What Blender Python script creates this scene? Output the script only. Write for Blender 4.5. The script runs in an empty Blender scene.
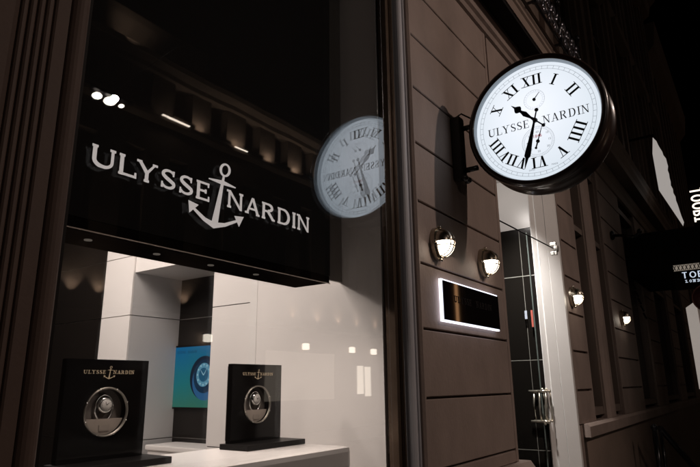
import bpy, bmesh, math, random
from mathutils import Vector, Matrix
random.seed(7)
S = bpy.context.scene
COL = S.collection
PI = math.pi
# ------------------------------------------------------------------ camera
cam = bpy.data.cameras.new('camera'); camo = bpy.data.objects.new('camera', cam); COL.objects.link(camo)
cam.sensor_width = 36.0; cam.lens = 29.448; cam.clip_start = 0.05; cam.clip_end = 600
R = Matrix(((0.57924561, -0.20204638, -0.78971627), (-0.81507145, -0.15726886, -0.55760653), (-0.0115354, 0.96666631, -0.25577954)))
# columns of the camera matrix are the camera axes in world space
M = Matrix(((R[0][0], R[0][1], R[0][2]), (R[1][0], R[1][1], R[1][2]), (R[2][0], R[2][1], R[2][2]))).to_4x4()
camo.matrix_world = Matrix.Translation((0, 0, 1.6)) @ M
S.camera = camo
# ------------------------------------------------------------------ world, sun, exposure
w = bpy.data.worlds.new('World'); S.world = w; w.use_nodes = True
nt = w.node_tree; bg = nt.nodes['Background']
sky = nt.nodes.new('ShaderNodeTexSky'); sky.sky_type = 'NISHITA'; sky.sun_disc = False
sky.sun_elevation = math.radians(-9); sky.sun_rotation = math.radians(200)
nt.links.new(sky.outputs[0], bg.inputs[0]); bg.inputs[1].default_value = 0.05
sun = bpy.data.lights.new('facade_fill', 'SUN'); sun.energy = 0.03; sun.angle = math.radians(4); sun.color = (1, .86, .76)  # weak distant fill added to lift the dark facades
suno = bpy.data.objects.new('facade_fill', sun); COL.objects.link(suno)
suno.rotation_euler = (math.radians(50), 0, math.radians(-20)); suno.location = (0, -4, 20)
S.view_settings.view_transform = 'Standard'; S.view_settings.look = 'None'
S.view_settings.exposure = 0; S.view_settings.gamma = 1; S.view_settings.use_curve_mapping = False
S.cycles.use_denoising = True
S.cycles.max_bounces = 8; S.cycles.transparent_max_bounces = 12; S.cycles.glossy_bounces = 5
S.cycles.caustics_reflective = False; S.cycles.caustics_refractive = False
S.cycles.sample_clamp_indirect = 4.0

# ------------------------------------------------------------------ materials
MATS = {}
def mat(name, col, rough=.6, metal=0.0, var=.0, scale=6.0, bump=0.0, bscale=60.0, spec=.5, coat=0, stretch=(1, 1, 1), emis=None, estr=0):
    if name in MATS: return MATS[name]
    m = bpy.data.materials.new(name); m.use_nodes = True; t = m.node_tree; p = t.nodes['Principled BSDF']
    p.inputs['Base Color'].default_value = (*col, 1); p.inputs['Roughness'].default_value = rough
    p.inputs['Metallic'].default_value = metal; p.inputs['Specular IOR Level'].default_value = spec
    p.inputs['Coat Weight'].default_value = coat
    if emis: p.inputs['Emission Color'].default_value = (*emis, 1); p.inputs['Emission Strength'].default_value = estr
    tc = t.nodes.new('ShaderNodeTexCoord'); mp = t.nodes.new('ShaderNodeMapping'); mp.inputs['Scale'].default_value = stretch
    t.links.new(tc.outputs['Object'], mp.inputs[0])
    if var > 0:
        n = t.nodes.new('ShaderNodeTexNoise'); n.inputs['Scale'].default_value = scale; n.inputs['Detail'].default_value = 6; n.inputs['Roughness'].default_value = .62
        t.links.new(mp.outputs[0], n.inputs[0])
        r = t.nodes.new('ShaderNodeValToRGB'); r.color_ramp.elements[0].position = .3; r.color_ramp.elements[1].position = .72
        r.color_ramp.elements[0].color = (*[c * (1 - var) for c in col], 1); r.color_ramp.elements[1].color = (*[min(1, c * (1 + var)) for c in col], 1)
        t.links.new(n.outputs[0], r.inputs[0]); t.links.new(r.outputs[0], p.inputs['Base Color'])
        a = t.nodes.new('ShaderNodeMapRange'); a.inputs[3].default_value = max(0.02, rough - .12 * var * 4); a.inputs[4].default_value = min(1, rough + .12 * var * 4)
        t.links.new(n.outputs[0], a.inputs[0]); t.links.new(a.outputs[0], p.inputs['Roughness'])
    if bump > 0:
        n2 = t.nodes.new('ShaderNodeTexNoise'); n2.inputs['Scale'].default_value = bscale; n2.inputs['Detail'].default_value = 4
        t.links.new(mp.outputs[0], n2.inputs[0]); b = t.nodes.new('ShaderNodeBump'); b.inputs['Strength'].default_value = bump; b.inputs['Distance'].default_value = .004
        t.links.new(n2.outputs[0], b.inputs['Height']); t.links.new(b.outputs[0], p.inputs['Normal'])
    MATS[name] = m; return m
def emit(name, col, s):
    if name in MATS: return MATS[name]
    m = bpy.data.materials.new(name); m.use_nodes = True; t = m.node_tree; t.nodes.clear()
    o = t.nodes.new('ShaderNodeOutputMaterial'); e = t.nodes.new('ShaderNodeEmission'); e.inputs[0].default_value = (*col, 1); e.inputs[1].default_value = s
    t.links.new(e.outputs[0], o.inputs[0]); MATS[name] = m; return m
def glass(name, ior, tint=(1, 1, 1), rough=0.0):
    if name in MATS: return MATS[name]
    m = bpy.data.materials.new(name); m.use_nodes = True; t = m.node_tree; t.nodes.clear()
    o = t.nodes.new('ShaderNodeOutputMaterial'); mx = t.nodes.new('ShaderNodeMixShader'); f = t.nodes.new('ShaderNodeFresnel'); ge = t.nodes.new('ShaderNodeNewGeometry'); mi = t.nodes.new('ShaderNodeMapRange'); mi.inputs[3].default_value = ior; mi.inputs[4].default_value = 1 / ior
    t.links.new(ge.outputs['Backfacing'], mi.inputs[0]); t.links.new(mi.outputs[0], f.inputs[0])
    a = t.nodes.new('ShaderNodeBsdfTransparent'); a.inputs[0].default_value = (*tint, 1)
    g = t.nodes.new('ShaderNodeBsdfGlossy'); g.inputs['Roughness'].default_value = rough; g.inputs[0].default_value = (.93, .97, 1, 1)
    tcg = t.nodes.new('ShaderNodeTexCoord'); ng = t.nodes.new('ShaderNodeTexNoise'); ng.inputs['Scale'].default_value = 2.6; ng.inputs['Detail'].default_value = 1.5; bg_ = t.nodes.new('ShaderNodeBump'); bg_.inputs['Strength'].default_value = .16; bg_.inputs['Distance'].default_value = .003
    t.links.new(tcg.outputs['Object'], ng.inputs[0]); t.links.new(ng.outputs[0], bg_.inputs['Height']); t.links.new(bg_.outputs[0], g.inputs['Normal'])
    t.links.new(f.outputs[0], mx.inputs[0]); t.links.new(a.outputs[0], mx.inputs[1]); t.links.new(g.outputs[0], mx.inputs[2]); t.links.new(mx.outputs[0], o.inputs[0])
    MATS[name] = m; return m

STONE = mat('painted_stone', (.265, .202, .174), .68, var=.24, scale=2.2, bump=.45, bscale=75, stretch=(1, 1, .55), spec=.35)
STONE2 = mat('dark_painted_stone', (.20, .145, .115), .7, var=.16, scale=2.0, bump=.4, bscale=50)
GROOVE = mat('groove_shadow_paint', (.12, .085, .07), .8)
FLUTE = mat('brown_joinery_paint', (.085, .055, .043), .65, spec=.25, var=.16, scale=4, bump=.15, bscale=70)
GREYF = mat('grey_painted_metal', (.40, .39, .41), .42, var=.05, scale=5)
BRONZE = mat('bronze_frame', (.16, .115, .085), .3, metal=.8, var=.1, scale=8)
CHROME = mat('chrome', (.8, .78, .75), .12, metal=1)
BRASS = mat('dark_brass', (.34, .25, .15), .22, metal=1, var=.15, scale=20)
BLACK = mat('black_gloss_paint', (.012, .010, .010), .22, var=.1, scale=6, coat=.3)
BLKMAT = mat('black_matt', (.008, .007, .007), .8, spec=.1)
BODY = mat('clock_brown_black_paint', (.026, .015, .012), .3, var=.1, scale=8, coat=.5)
WHITE = mat('white_lacquer', (.80, .77, .75), .28, var=.012, scale=2, spec=.5)
WHITEM = mat('white_stone_jamb', (.78, .76, .74), .45, var=.03, scale=5, bump=.08)
GREYW = mat('grey_lacquer', (.62, .61, .61), .35, var=.02, scale=2)
DARKP = mat('dark_glass_panel', (.012, .010, .009), .16, spec=.3)
SEAM = mat('panel_seam', (.35, .33, .31), .5)
DSEAM = mat('shadow_joint', (.10, .09, .085), .7)
INK = mat('black_enamel', (.008, .008, .010), .4)
LETTER = mat('lit_white_letter', (.8, .78, .76), .5, emis=(1, .93, .9), estr=.42)
RAILM = mat('polished_iron', (.30, .29, .32), .28, metal=1)
IRON = mat('wrought_iron_gloss', (.02, .018, .02), .18, metal=.6)

# ------------------------------------------------------------------ helpers
def link(name, me, m, parent=None):
    o = bpy.data.objects.new(name, me); COL.objects.link(o)
    for mm in (m if isinstance(m, (list, tuple)) else [m]): me.materials.append(mm)
    if parent: o.parent = parent; o.matrix_parent_inverse = Matrix.Translation(-parent.location) if parent.type == 'EMPTY' and parent.parent is None else Matrix.Identity(4)
    return o
def tag(o, label=None, cat=None, group=None, kind=None):
    if label: o['label'] = label
    if cat: o['category'] = cat
    if group: o['group'] = group
    if kind: o['kind'] = kind
    return o
def empty(name, loc, label, cat, group=None):
    o = bpy.data.objects.new(name, None); COL.objects.link(o); o.location = loc; o.empty_display_size = .1
    return tag(o, label, cat, group)
class B:
    """collects shapes in world coordinates"""
    def __init__(s): s.b = bmesh.new()
    def box(s, x0, x1, y0, y1, z0, z1, bev=0):
        vs = [s.b.verts.new(p) for p in ((x0, y0, z0), (x1, y0, z0), (x1, y1, z0), (x0, y1, z0), (x0, y0, z1), (x1, y0, z1), (x1, y1, z1), (x0, y1, z1))]
        fs = [s.b.faces.new([vs[i] for i in q]) for q in ((0, 3, 2, 1), (4, 5, 6, 7), (0, 1, 5, 4), (1, 2, 6, 5), (2, 3, 7, 6), (3, 0, 4, 7))]
        if bev:
            es = list({e for f in fs for e in f.edges}); bmesh.ops.bevel(s.b, geom=es, offset=bev, segments=2, affect='EDGES', profile=.6)
        return s
    def prism(s, pts, a, b, axis='z'):
        """pts: 2D outline; extruded from a to b along axis.  z: (x,y); x: (y,z); y: (x,z)"""
        def P(p, h): return {'z': (p[0], p[1], h), 'x': (h, p[0], p[1]), 'y': (p[0], h, p[1])}[axis]
        lo = [s.b.verts.new(P(p, a)) for p in pts]; hi = [s.b.verts.new(P(p, b)) for p in pts]; n = len(pts)
        s.b.faces.new(lo[::-1]); s.b.faces.new(hi)
        for i in range(n): s.b.faces.new((lo[i], lo[(i + 1) % n], hi[(i + 1) % n], hi[i]))
        return s
    def tube(s, pts, r, n=8, cap=True):
        pts = [Vector(p) for p in pts]; rs = r if isinstance(r, (list, tuple)) else [r] * len(pts); rings = []
        for i, p in enumerate(pts):
            d = (pts[min(i + 1, len(pts) - 1)] - pts[max(i - 1, 0)]).normalized()
            u = d.cross(Vector((0, 0, 1))); u = (u if u.length > .05 else d.cross(Vector((0, 1, 0)))).normalized(); v = d.cross(u)
            rings.append([s.b.verts.new(p + rs[i] * (math.cos(2 * PI * k / n) * u + math.sin(2 * PI * k / n) * v)) for k in range(n)])
        for a, b in zip(rings, rings[1:]):
            for k in range(n): f = s.b.faces.new((a[k], a[(k + 1) % n], b[(k + 1) % n], b[k])); f.smooth = True
        if cap: s.b.faces.new(rings[0][::-1]); s.b.faces.new(rings[-1])
        return s
    def lathe(s, prof, c, axis='x', n=64, smooth=True, caps=True):
        """prof: list of (along, radius)"""
        rings = []
        for a, r in prof:
            ring = []
            for k in range(n):
                t = 2 * PI * k / n; u, v = r * math.cos(t), r * math.sin(t)
                p = {'x': (a, u, v), 'y': (u, a, v), 'z': (u, v, a)}[axis]
                ring.append(s.b.verts.new((c[0] + p[0], c[1] + p[1], c[2] + p[2])))
            rings.append(ring)
        for a, b in zip(rings, rings[1:]):
            for k in range(n): f = s.b.faces.new((a[k], a[(k + 1) % n], b[(k + 1) % n], b[k])); f.smooth = smooth
        for rg, rev, pr in ((rings[0], True, prof[0]), (rings[-1], False, prof[-1])):
            if caps and pr[1] > 1e-5: s.b.faces.new(rg[::-1] if rev else rg)
        return s
    def ball(s, c, rx, ry, rz, n=20, z0=-1.0, z1=1.0):
        rings = []; m = 12
        for i in range(m + 1):
            zz = z0 + (z1 - z0) * i / m; zz = math.sin(math.asin(max(-1, min(1, z0))) + (math.asin(max(-1, min(1, z1))) - math.asin(max(-1, min(1, z0)))) * i / m)
            r = math.sqrt(max(1e-6, 1 - zz * zz)); rings.append([s.b.verts.new((c[0] + rx * r * math.cos(2 * PI * k / n), c[1] + ry * r * math.sin(2 * PI * k / n), c[2] + rz * zz)) for k in range(n)])
        for a, b in zip(rings, rings[1:]):
            for k in range(n): f = s.b.faces.new((a[k], a[(k + 1) % n], b[(k + 1) % n], b[k])); f.smooth = True
        s.b.faces.new(rings[0][::-1]); s.b.faces.new(rings[-1]); return s
    def build(s, name, m, parent=None, norm=True):
        if norm: bmesh.ops.recalc_face_normals(s.b, faces=s.b.faces[:])
        me = bpy.data.meshes.new(name); s.b.to_mesh(me); s.b.free(); return link(name, me, m, parent)

# ---- lettering: strokes of a serif capital alphabet, cap height 1 ----
def arc(cx, cy, rx, ry, a0, a1, n=14):
    return [(cx + rx * math.cos(math.radians(a0 + (a1 - a0) * i / n)), cy + ry * math.sin(math.radians(a0 + (a1 - a0) * i / n))) for i in range(n + 1)]
SERIF = [1.0]
def glyph(c, T, t, W):
    """list of (points, widths); W = width of a normal letter, T thick, t thin stroke width"""
    h = t / 2; sl = (T * .55 + t * .7) * SERIF[0]
    def st(p, q, w=T): return ([p, q], [w, w])
    def sf(x, y, l=None, r=None):
        l = sl + T * .5 if l is None else l; r = l if r is None else r
        return ([(x - l, y), (x + r, y)], [t, t])
    top, bot = 1 - h, h
    def var(pts, f): return (pts, [f(i / (len(pts) - 1)) for i in range(len(pts))])
    if c == 'I': return [st((0, 0), (0, 1)), sf(0, top), sf(0, bot)], -T, T, sl
    if c == 'U':
        pts = [(0, 1)] + arc(W / 2, .36, W / 2, .36 - T * .35, 180, 360) + [(W, 1)]
        return [var(pts, lambda u: T if u < .45 else (T + (t * 1.2 - T) * min(1, (u - .45) / .2))), sf(0, top), sf(W, top)], 0, W, sl
    if c == 'L': return [st((0, 0), (0, 1)), sf(0, top), ([(-sl - T / 2, bot), (W * .85, bot)], [t, t]), ([(W * .85, 0), (W * .85, .27)], [t, t * .8])], 0, W * .85, sl
    if c == 'Y': return [([(0, 1), (W * .5, .45)], [T, T]), ([(W, 1), (W * .5, .45)], [t, t * 1.2]), st((W * .5, 0), (W * .5, .5)), sf(0, top), sf(W, top), sf(W * .5, bot)], 0, W, sl
    if c == 'S':
        q = T * .45; w2 = W * .40
        pts = arc(w2, .75 - q * .1, w2, .25 - q * .9, 30, 270, 16)[:-1] + arc(w2, .26 + q * .1, w2 * 1.05, .26 - q * .9, 90, -150, 16)
        pts = arc(w2, .74, w2 * .92, .26 - t / 2, 25, 200, 12) + [(w2 * .55, .57), (w2 * 1.0, .50), (w2 * 1.5, .42)] + arc(w2, .27, w2, .27 - t / 2, 20, -160, 12)
        return [var(pts, lambda u: t + (T - t) * max(0, 1 - abs(u - .5) / .34) ** .7 if abs(u - .5) < .34 else t), ([(w2 * 1.85, .98), (w2 * 1.85, .70)], [t, t * .7]), ([(0, .02), (0, .32)], [t, t * .7])], 0, W * .8, sl * .3
    if c == 'E': return [st((0, 0), (0, 1)), ([(-sl - T / 2, top), (W * .75, top)], [t, t]), ([(-sl - T / 2, bot), (W * .8, bot)], [t, t]), ([(0, .51), (W * .55, .51)], [t, t]),
                         ([(W * .75, 1), (W * .75, .76)], [t, t * .7]), ([(W * .8, 0), (W * .8, .27)], [t, t * .7]), ([(W * .55, .62), (W * .55, .40)], [t, t])], 0, W * .8, sl
    if c == 'N': return [st((0, 0), (0, 1), t * 1.3), ([(0, 1), (W, 0)], [T, T]), st((W, 0), (W, 1), t * 1.3), sf(0, bot), sf(-T * .3, top), sf(W, top)], 0, W, sl
    if c == 'A': return [([(0, 0), (W * .5, 1)], [t * 1.2, t * 1.2]), ([(W * .5, 1), (W, 0)], [T, T]), ([(W * .17, .33), (W * .83, .33)], [t, t]), sf(0, bot), sf(W, bot)], 0, W, sl
    if c == 'R': return [st((0, 0), (0, 1)), sf(0, bot), ([(-sl - T / 2, top), (W * .45, top)], [t, t]), var(arc(W * .42, .75, W * .38, .25 - h, 90, -90), lambda u: t + (T - t) * math.sin(u * PI)), ([(0, .5), (W * .42, .5)], [t, t]), ([(W * .42, .5), (W * .92, .03)], [T, T]), ([(W * .8, bot), (W * 1.1, bot)], [t, t])], 0, W, sl
    if c == 'D': return [st((0, 0), (0, 1)), ([(-sl - T / 2, top), (W * .45, top)], [t, t]), ([(-sl - T / 2, bot), (W * .45, bot)], [t, t]), var(arc(W * .42, .5, W * .56, .5 - h, 90, -90, 20), lambda u: t + (T * 1.1 - t) * math.sin(u * PI))], 0, W, sl
    if c == 'V': return [([(0, 1), (W * .5, 0)], [T, T]), ([(W, 1), (W * .5, 0)], [t * 1.2, t * 1.2]), sf(0, top), sf(W, top)], 0, W, sl
    if c == 'X': return [([(0, 1), (W, 0)], [T, T]), ([(W, 1), (0, 0)], [t * 1.2, t * 1.2]), sf(0, top), sf(W, top), sf(0, bot), sf(W, bot)], 0, W, sl
    if c == 'T': return [st((W * .5, 0), (W * .5, 1)), ([(0, top), (W, top)], [t, t])], 0, W, 0
    if c == 'O': return [var(arc(W * .55, .5, W * .55, .5 - h, 0, 360, 26), lambda u: t + (T - t) * abs(math.cos(u * 2 * PI)))], 0, W * 1.1, 0
    if c == 'B': return [st((0, 0), (0, 1)), ([(0, top), (W * .45, top)], [t, t]), ([(0, bot), (W * .45, bot)], [t, t]), ([(0, .52), (W * .45, .52)], [t, t]), var(arc(W * .42, .76, W * .36, .24 - h, 90, -90), lambda u: t + (T - t) * math.sin(u * PI)), var(arc(W * .42, .27, W * .42, .27 - h, 90, -90), lambda u: t + (T - t) * math.sin(u * PI))], 0, W * .85, 0
def letters(bb, text, T, t, W, gap, place, thick=.0012, span=None):
    """place(u, v, d) -> world; u, v in cap heights; d = height of relief in metres.  span = wanted total width in cap heights"""
    strokes = []; x = 0
    for ci, c in enumerate(text):
        if ci and text[ci - 1] + c in ('LY',): x -= W * .34
        if c == 'I': g, a, b, s_ = glyph(c, T, t, W); x += s_ + T / 2; strokes += [([(px + x, py) for px, py in P], w) for P, w in g]; x += T / 2 + s_ + gap
        else:
            g, a, b, s_ = glyph(c, T, t, W); x += s_ + T * .5; strokes += [([(px + x, py) for px, py in P], w) for P, w in g]; x += b + s_ + T * .5 + gap
    x -= gap; k = 1 if span is None else span / x; j = 0
    for P, wd in strokes:
        j += 1; d = thick + (j % 9) * thick * .08; n = len(P)
        L, Rr = [], []
        for i in range(n):
            a = P[max(i - 1, 0)]; b = P[min(i + 1, n - 1)]; dx, dy = b[0] - a[0], b[1] - a[1]; q = math.hypot(dx, dy) or 1; nx, ny = -dy / q, dx / q
            L.append((P[i][0] + nx * wd[i] / 2, P[i][1] + ny * wd[i] / 2)); Rr.append((P[i][0] - nx * wd[i] / 2, P[i][1] - ny * wd[i] / 2))
        cl = lambda p: (p[0] * k, min(1, max(0, p[1])))
        L = [cl(p) for p in L]; Rr = [cl(p) for p in Rr]
        vt = [[bb.b.verts.new(place(*p, d)) for p in side] for side in (L, Rr)]; vb = [[bb.b.verts.new(place(*p, 0)) for p in side] for side in (L, Rr)]
        for i in range(n - 1):
            bb.b.faces.new((vt[0][i], vt[0][i + 1], vt[1][i + 1], vt[1][i]))
            bb.b.faces.new((vt[0][i], vb[0][i], vb[0][i + 1], vt[0][i + 1])); bb.b.faces.new((vt[1][i], vt[1][i + 1], vb[1][i + 1], vb[1][i]))
        bb.b.faces.new((vt[0][0], vt[1][0], vb[1][0], vb[0][0])); bb.b.faces.new((vt[0][-1], vb[0][-1], vb[1][-1], vt[1][-1]))
    return x * k
def anchor(bb, place, thick=.0012):
    """place(u, v, d), height about 1, tip of the arms at the origin"""
    def poly(pts, d):
        top = [bb.b.verts.new(place(*p, d)) for p in pts]; bot = [bb.b.verts.new(place(*p, 0)) for p in pts]; n = len(pts)
        bb.b.faces.new(top)
        for i in range(n): bb.b.faces.new((top[i], bot[i], bot[(i + 1) % n], top[(i + 1) % n]))
    poly([(-.058, .04), (.058, .04), (.018, .80), (-.018, .80)], thick)
    ro, ri = .105, .068; n = 20; cy = .895                      # ring
    vo = [(ro * math.cos(2 * PI * k / n), cy + ro * math.sin(2 * PI * k / n)) for k in range(n)]; vi = [(ri * .85 * math.cos(2 * PI * k / n), cy + ri * 1.1 * math.sin(2 * PI * k / n)) for k in range(n)]
    for k in range(n):
        q = (vo[k], vo[(k + 1) % n], vi[(k + 1) % n], vi[k]); bb.b.faces.new([bb.b.verts.new(place(*p, thick * 1.2)) for p in q])
    poly([(-.25, .695), (0, .73), (.25, .695), (.25, .68), (0, .665), (-.25, .68)], thick * 1.35)      # stock
    for s in (-1, 1):                                            # arms and flukes
        P = [(0, 0), (s * .20, .070), (s * .41, .190), (s * .385, .218), (s * .17, .118), (0, .088)]
        poly(P, thick * (.8 + .1 * s))
        poly([(s * .50, .290), (s * .445, .125), (s * .385, .195), (s * .325, .265)], thick * (1.45 + .1 * s))
def text_obj(body, size, loc, rot, m, parent, name='lettering', ext=.0006):
    c = bpy.data.curves.new(name, 'FONT'); c.body = body; c.size = size; c.align_x = 'CENTER'; c.align_y = 'CENTER'; c.extrude = ext
    o = bpy.data.objects.new(name, c); dg = bpy.context.evaluated_depsgraph_get(); me = bpy.data.meshes.new_from_object(o)
    me.transform(Matrix.Translation(loc) @ rot.to_4x4()); bpy.data.objects.remove(o)
    return link(name, me, m, parent)
ROT_X = Matrix(((0, 0, -1), (-1, 0, 0), (0, 1, 0)))    # text facing -X, reading towards -Y
ROT_Y = Matrix(((1, 0, 0), (0, 0, -1), (0, 1, 0)))     # text facing -Y, reading towards +X

# ================================================================== SETTING
tag(B().box(-60, 90, -7.6, -.9, -.25, -.12).build('road', mat('asphalt', (.045, .043, .042), .7, var=.2, scale=3, bump=.5)), kind='structure')
tag(B().box(-60, 90, -.9, 1.34, -.25, 0).build('pavement', mat('paving', (.16, .15, .14), .6, var=.15, scale=2, bump=.3)), kind='structure')
tag(B().box(-60, 90, -10.6, -7.6, -.25, 0).build('far_pavement', MATS['paving']), kind='structure')
tag(B().box(-300, 300, -300, 300, -.6, -.3).build('ground', MATS['asphalt']), kind='structure')

# ================================================================== THE SHOP BUILDING
shop = empty('shop_building', (2.0, 1.44, 0), 'brown-painted watch shop front with large window, fluted pier and grooved pilaster', 'building')
# left fluted pier: one moulded profile run up the whole height
prof = [(-3, 1.31), (.50, 1.31)]
x = .50
edges = [.513, .532, .551, .570, .590]
for e in edges:
    prof += [(e - .006, 1.31), (e - .004, 1.302), (e, 1.318), (e + .0035, 1.302), (e + .006, 1.31)] if False else [(e - .006, 1.3085), (e - .0022, 1.313), (e - .001, 1.320), (e + .001, 1.320), (e + .002, 1.311), (e + .006, 1.3075)]
prof += [(.627, 1.308), (.6275, 1.335), (.633, 1.335)]
for k in range(11):
    a = PI - PI * k / 10; prof.append((.660 + .026 * math.cos(a), 1.335 - .028 * math.sin(a)))
prof += [(.690, 1.36), (.690, 1.50), (-3, 1.50)]
B().prism(prof, 0, 5.0, 'z').build('fluted_pier', FLUTE, shop)
B().box(.6915, .706, 1.352, 1.47, .95, 4.14).box(.6915, .712, 1.40, 1.47, .95, 4.14).build('window_frame', mat('near_black_frame', (.010, .008, .007), .6, spec=.1), shop)
# right hand window frame and round moulding
fr = B(); fr.box(2.384, 2.412, 1.425, 1.475, .93, 4.14); fr.box(2.4145, 2.420, 1.418, 1.47, .93, 4.14); fr.build('window_frame', BRONZE, shop)
B().box(2.4215, 2.4275, 1.405, 1.46, .93, 4.14).build('frame_strip', CHROME, shop)
B().box(2.429, 2.440, 1.43, 1.50, .93, 4.14).build('frame_gasket', BLKMAT, shop)
mp = [(2.442, 1.50), (2.442, 1.40)]
for k in range(9):
    a = PI - PI * k / 8; mp.append((2.468 + .025 * math.cos(a), 1.397 - .024 * math.sin(a)))
mp += [(2.496, 1.377), (2.502, 1.372), (2.502, 1.50)]
B().prism(mp, .93, 4.14, 'z').build('round_moulding', GREYF, shop)
B().box(.70, 2.45, 1.36, 1.50, 0, .93).build('stall_riser', STONE, shop)
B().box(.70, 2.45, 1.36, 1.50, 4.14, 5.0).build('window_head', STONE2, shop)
# double glazing: two sheets
g = B()
for yy in (1.440, 1.458):
    vs = [g.b.verts.new(p) for p in ((.70, yy, .93), (2.39, yy, .93), (2.39, yy, 4.14), (.70, yy, 4.14))]; g.b.faces.new(vs)
g.build('window_glass', glass('shop_glass', 2.2), shop, norm=False)
# pilaster with rusticated grooves
PX0, PX1, PY = 2.506, 3.735, 1.35
px = B(); z = .0
gz = [1.203 + .3312 * k for k in range(-3, 10)]
zz = 0.0
inner0, inner1 = 2.535, 3.665
out = [(PX0, 1.50), (PX0, 1.362), (PX0 + .010, PY), (inner0 - .004, PY), (inner0, PY + .006), (inner1, PY + .006), (inner1 + .004, PY), (PX1 - .03, PY), (PX1, PY + .03), (PX1, 2.3), (PX0 + .3, 2.3), (PX0 + .3, 1.5)]
px.prism([(PX0, 1.50), (PX0, 1.362), (PX0 + .010, PY), (PX0 + .022, PY), (PX0 + .022, 1.50)], 1.13, 4.15)
px.prism([(inner1, 1.50), (inner1, PY), (PX1 - .03, PY), (PX1, PY + .03), (PX1, 2.3), (inner1, 2.3)], 1.13, 4.15)
cuts = [1.13] + [q for q in gz if 1.15 < q < 4.12] + [4.15]
for a, b in zip(cuts, cuts[1:]):
    a2 = a + (.0055 if a != cuts[0] else 0); b2 = b - (.0055 if b != cuts[-1] else 0)
    px.prism([(PY + .0015, a2 + .004), (PY + .0015, b2 - .004), (PY + .0055, b2), (1.50, b2), (1.50, a2), (PY + .0055, a2)], PX0 + .0225, inner1 - .0005, 'x')
px.build('pilaster', STONE, shop)
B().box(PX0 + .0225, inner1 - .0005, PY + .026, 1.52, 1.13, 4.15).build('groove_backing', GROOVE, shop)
B().prism([(1.28, .93), (1.28, 1.085), (1.31, 1.128), (2.0, 1.128), (2.0, .93)], PX0 - .03, PX1 + .07, 'x').build('pilaster_plinth_cap', STONE, shop)
B().box(PX0 - .01, PX1 + .05, 1.30, 2.0, 0, .93).build('pilaster_plinth', STONE, shop)
# entablature: moulding, dark soffit, cornice
ml = B()
ml.prism([(1.36, 4.15), (1.335, 4.16), (1.325, 4.19), (1.335, 4.20), (1.31, 4.215), (1.305, 4.25), (1.32, 4.262), (1.29, 4.28), (1.285, 4.325), (1.50, 4.325), (1.50, 4.15)], 2.3, 5.2, 'x')
ml.build('architrave_moulding', STONE, shop)
B().box(-3, 5.2, 1.16, 1.284, 4.31, 4.34).build('soffit', BLKMAT, shop)  # black colour stands in for the shade under the cornice
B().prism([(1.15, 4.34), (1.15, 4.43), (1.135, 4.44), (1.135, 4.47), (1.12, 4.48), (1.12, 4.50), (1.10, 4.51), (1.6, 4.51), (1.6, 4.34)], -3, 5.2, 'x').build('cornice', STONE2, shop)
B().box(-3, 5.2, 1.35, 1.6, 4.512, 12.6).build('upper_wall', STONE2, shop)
# door recess: white jamb, dark glass reveal panels, glass door
jb = B()
jb.prism([(4.85, 1.492), (4.90, 1.470), (4.90, 1.498), (4.85, 1.498)], 0, 3.38)
jb.prism([(4.9015, 1.462), (5.005, 1.416), (5.005, 1.60), (4.9015, 1.60)], 0, 3.38)
jb.prism([(5.0105, 1.413), (5.15, 1.352), (5.195, 1.352), (5.195, 1.60), (5.0105, 1.60)], 0, 3.38)
jb.build('door_jamb', WHITEM, shop)
B().box(5.0055, 5.010, 1.424, 1.60, 0, 3.38).build('jamb_joint', BLKMAT, shop)
dg = B()
for z0, z1 in ((.3, 1.075), (1.083, 1.78), (1.788, 2.488), (2.496, 2.91)):
    dg.box(4.8515, 4.88, 1.4985, 3.0, z0, z1)
dg.build('dark_reveal_panels', DARKP, shop)
B().box(4.850, 4.862, 1.499, 3.0, 1.075, 1.079).box(4.850, 4.862, 1.499, 3.0, 1.780, 1.785).box(4.850, 4.862, 1.499, 3.0, 2.489, 2.495).box(4.8492, 4.8512, 1.600, 1.603, .3, 2.90).build('reveal_joint', SEAM, shop)
B().box(4.8505, 4.90, 1.4985, 4.0, 2.915, 3.38).build('white_wall_over_reveal', WHITE, shop)
B().box(3.74, 4.86, 3.0, 3.05, 0, 4.14).build('recess_back_wall', DARKP, shop)
B().box(3.74, 5.15, 1.40, 4.0, 3.382, 3.45).build('recess_ceiling', WHITE, shop)
B().box(3.737, 5.198, 1.353, 1.50, 3.383, 4.148).build('door_head', STONE, shop)
B().box(3.74, 4.86, 1.34, 3.0, -.02, .2).build('door_step', STONE, shop)
dr = B().box(4.815, 4.825, 1.53, 2.42, .22, 2.86).build('glass_door', glass('door_glass', 1.18, (.97, .98, .97)), shop)
B().box(4.812, 4.828, 1.522, 1.529, .22, 2.86).build('door_edge', mat('polished_edge', (.25, .3, .28), .2, metal=.5), dr)
hd = B()
for xx, s in ((4.825, 1), (4.815, -1)):
    for yy in (1.475, 1.60):
        pass
for xx in (4.735, 4.840):
    for k, yy in enumerate((1.465, 1.515)):
        pts = [(xx, yy, 1.31), (xx + (.012 if xx > 4.80 else -.012), yy, 1.36), (xx + (.016 if xx > 4.80 else -.016), yy, 1.42), (xx + (.012 if xx > 4.80 else -.012), yy, 1.48), (xx, yy, 1.53)]
        hd.tube(pts, [.006, .008, .009, .008, .006], 10)
for zz in (1.305, 1.535):
    hd.tube([(4.725, 1.49, zz), (4.855, 1.49, zz)], .010, 10); hd.tube([(4.815, 1.45, zz), (4.815, 1.60, zz)], .009, 10)
    for xx in (4.735, 4.840): hd.tube([(xx, 1.455, zz), (xx, 1.525, zz)], .011, 10); hd.ball((xx, 1.49, zz + (.014 if zz > 1.4 else -.014)), .012, .012, .012, 10)
hd.tube([(4.74, 1.45, 1.305), (4.74, 1.60, 1.305)], .009, 8).tube([(4.74, 1.45, 1.535), (4.74, 1.60, 1.535)], .009, 8)
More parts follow.
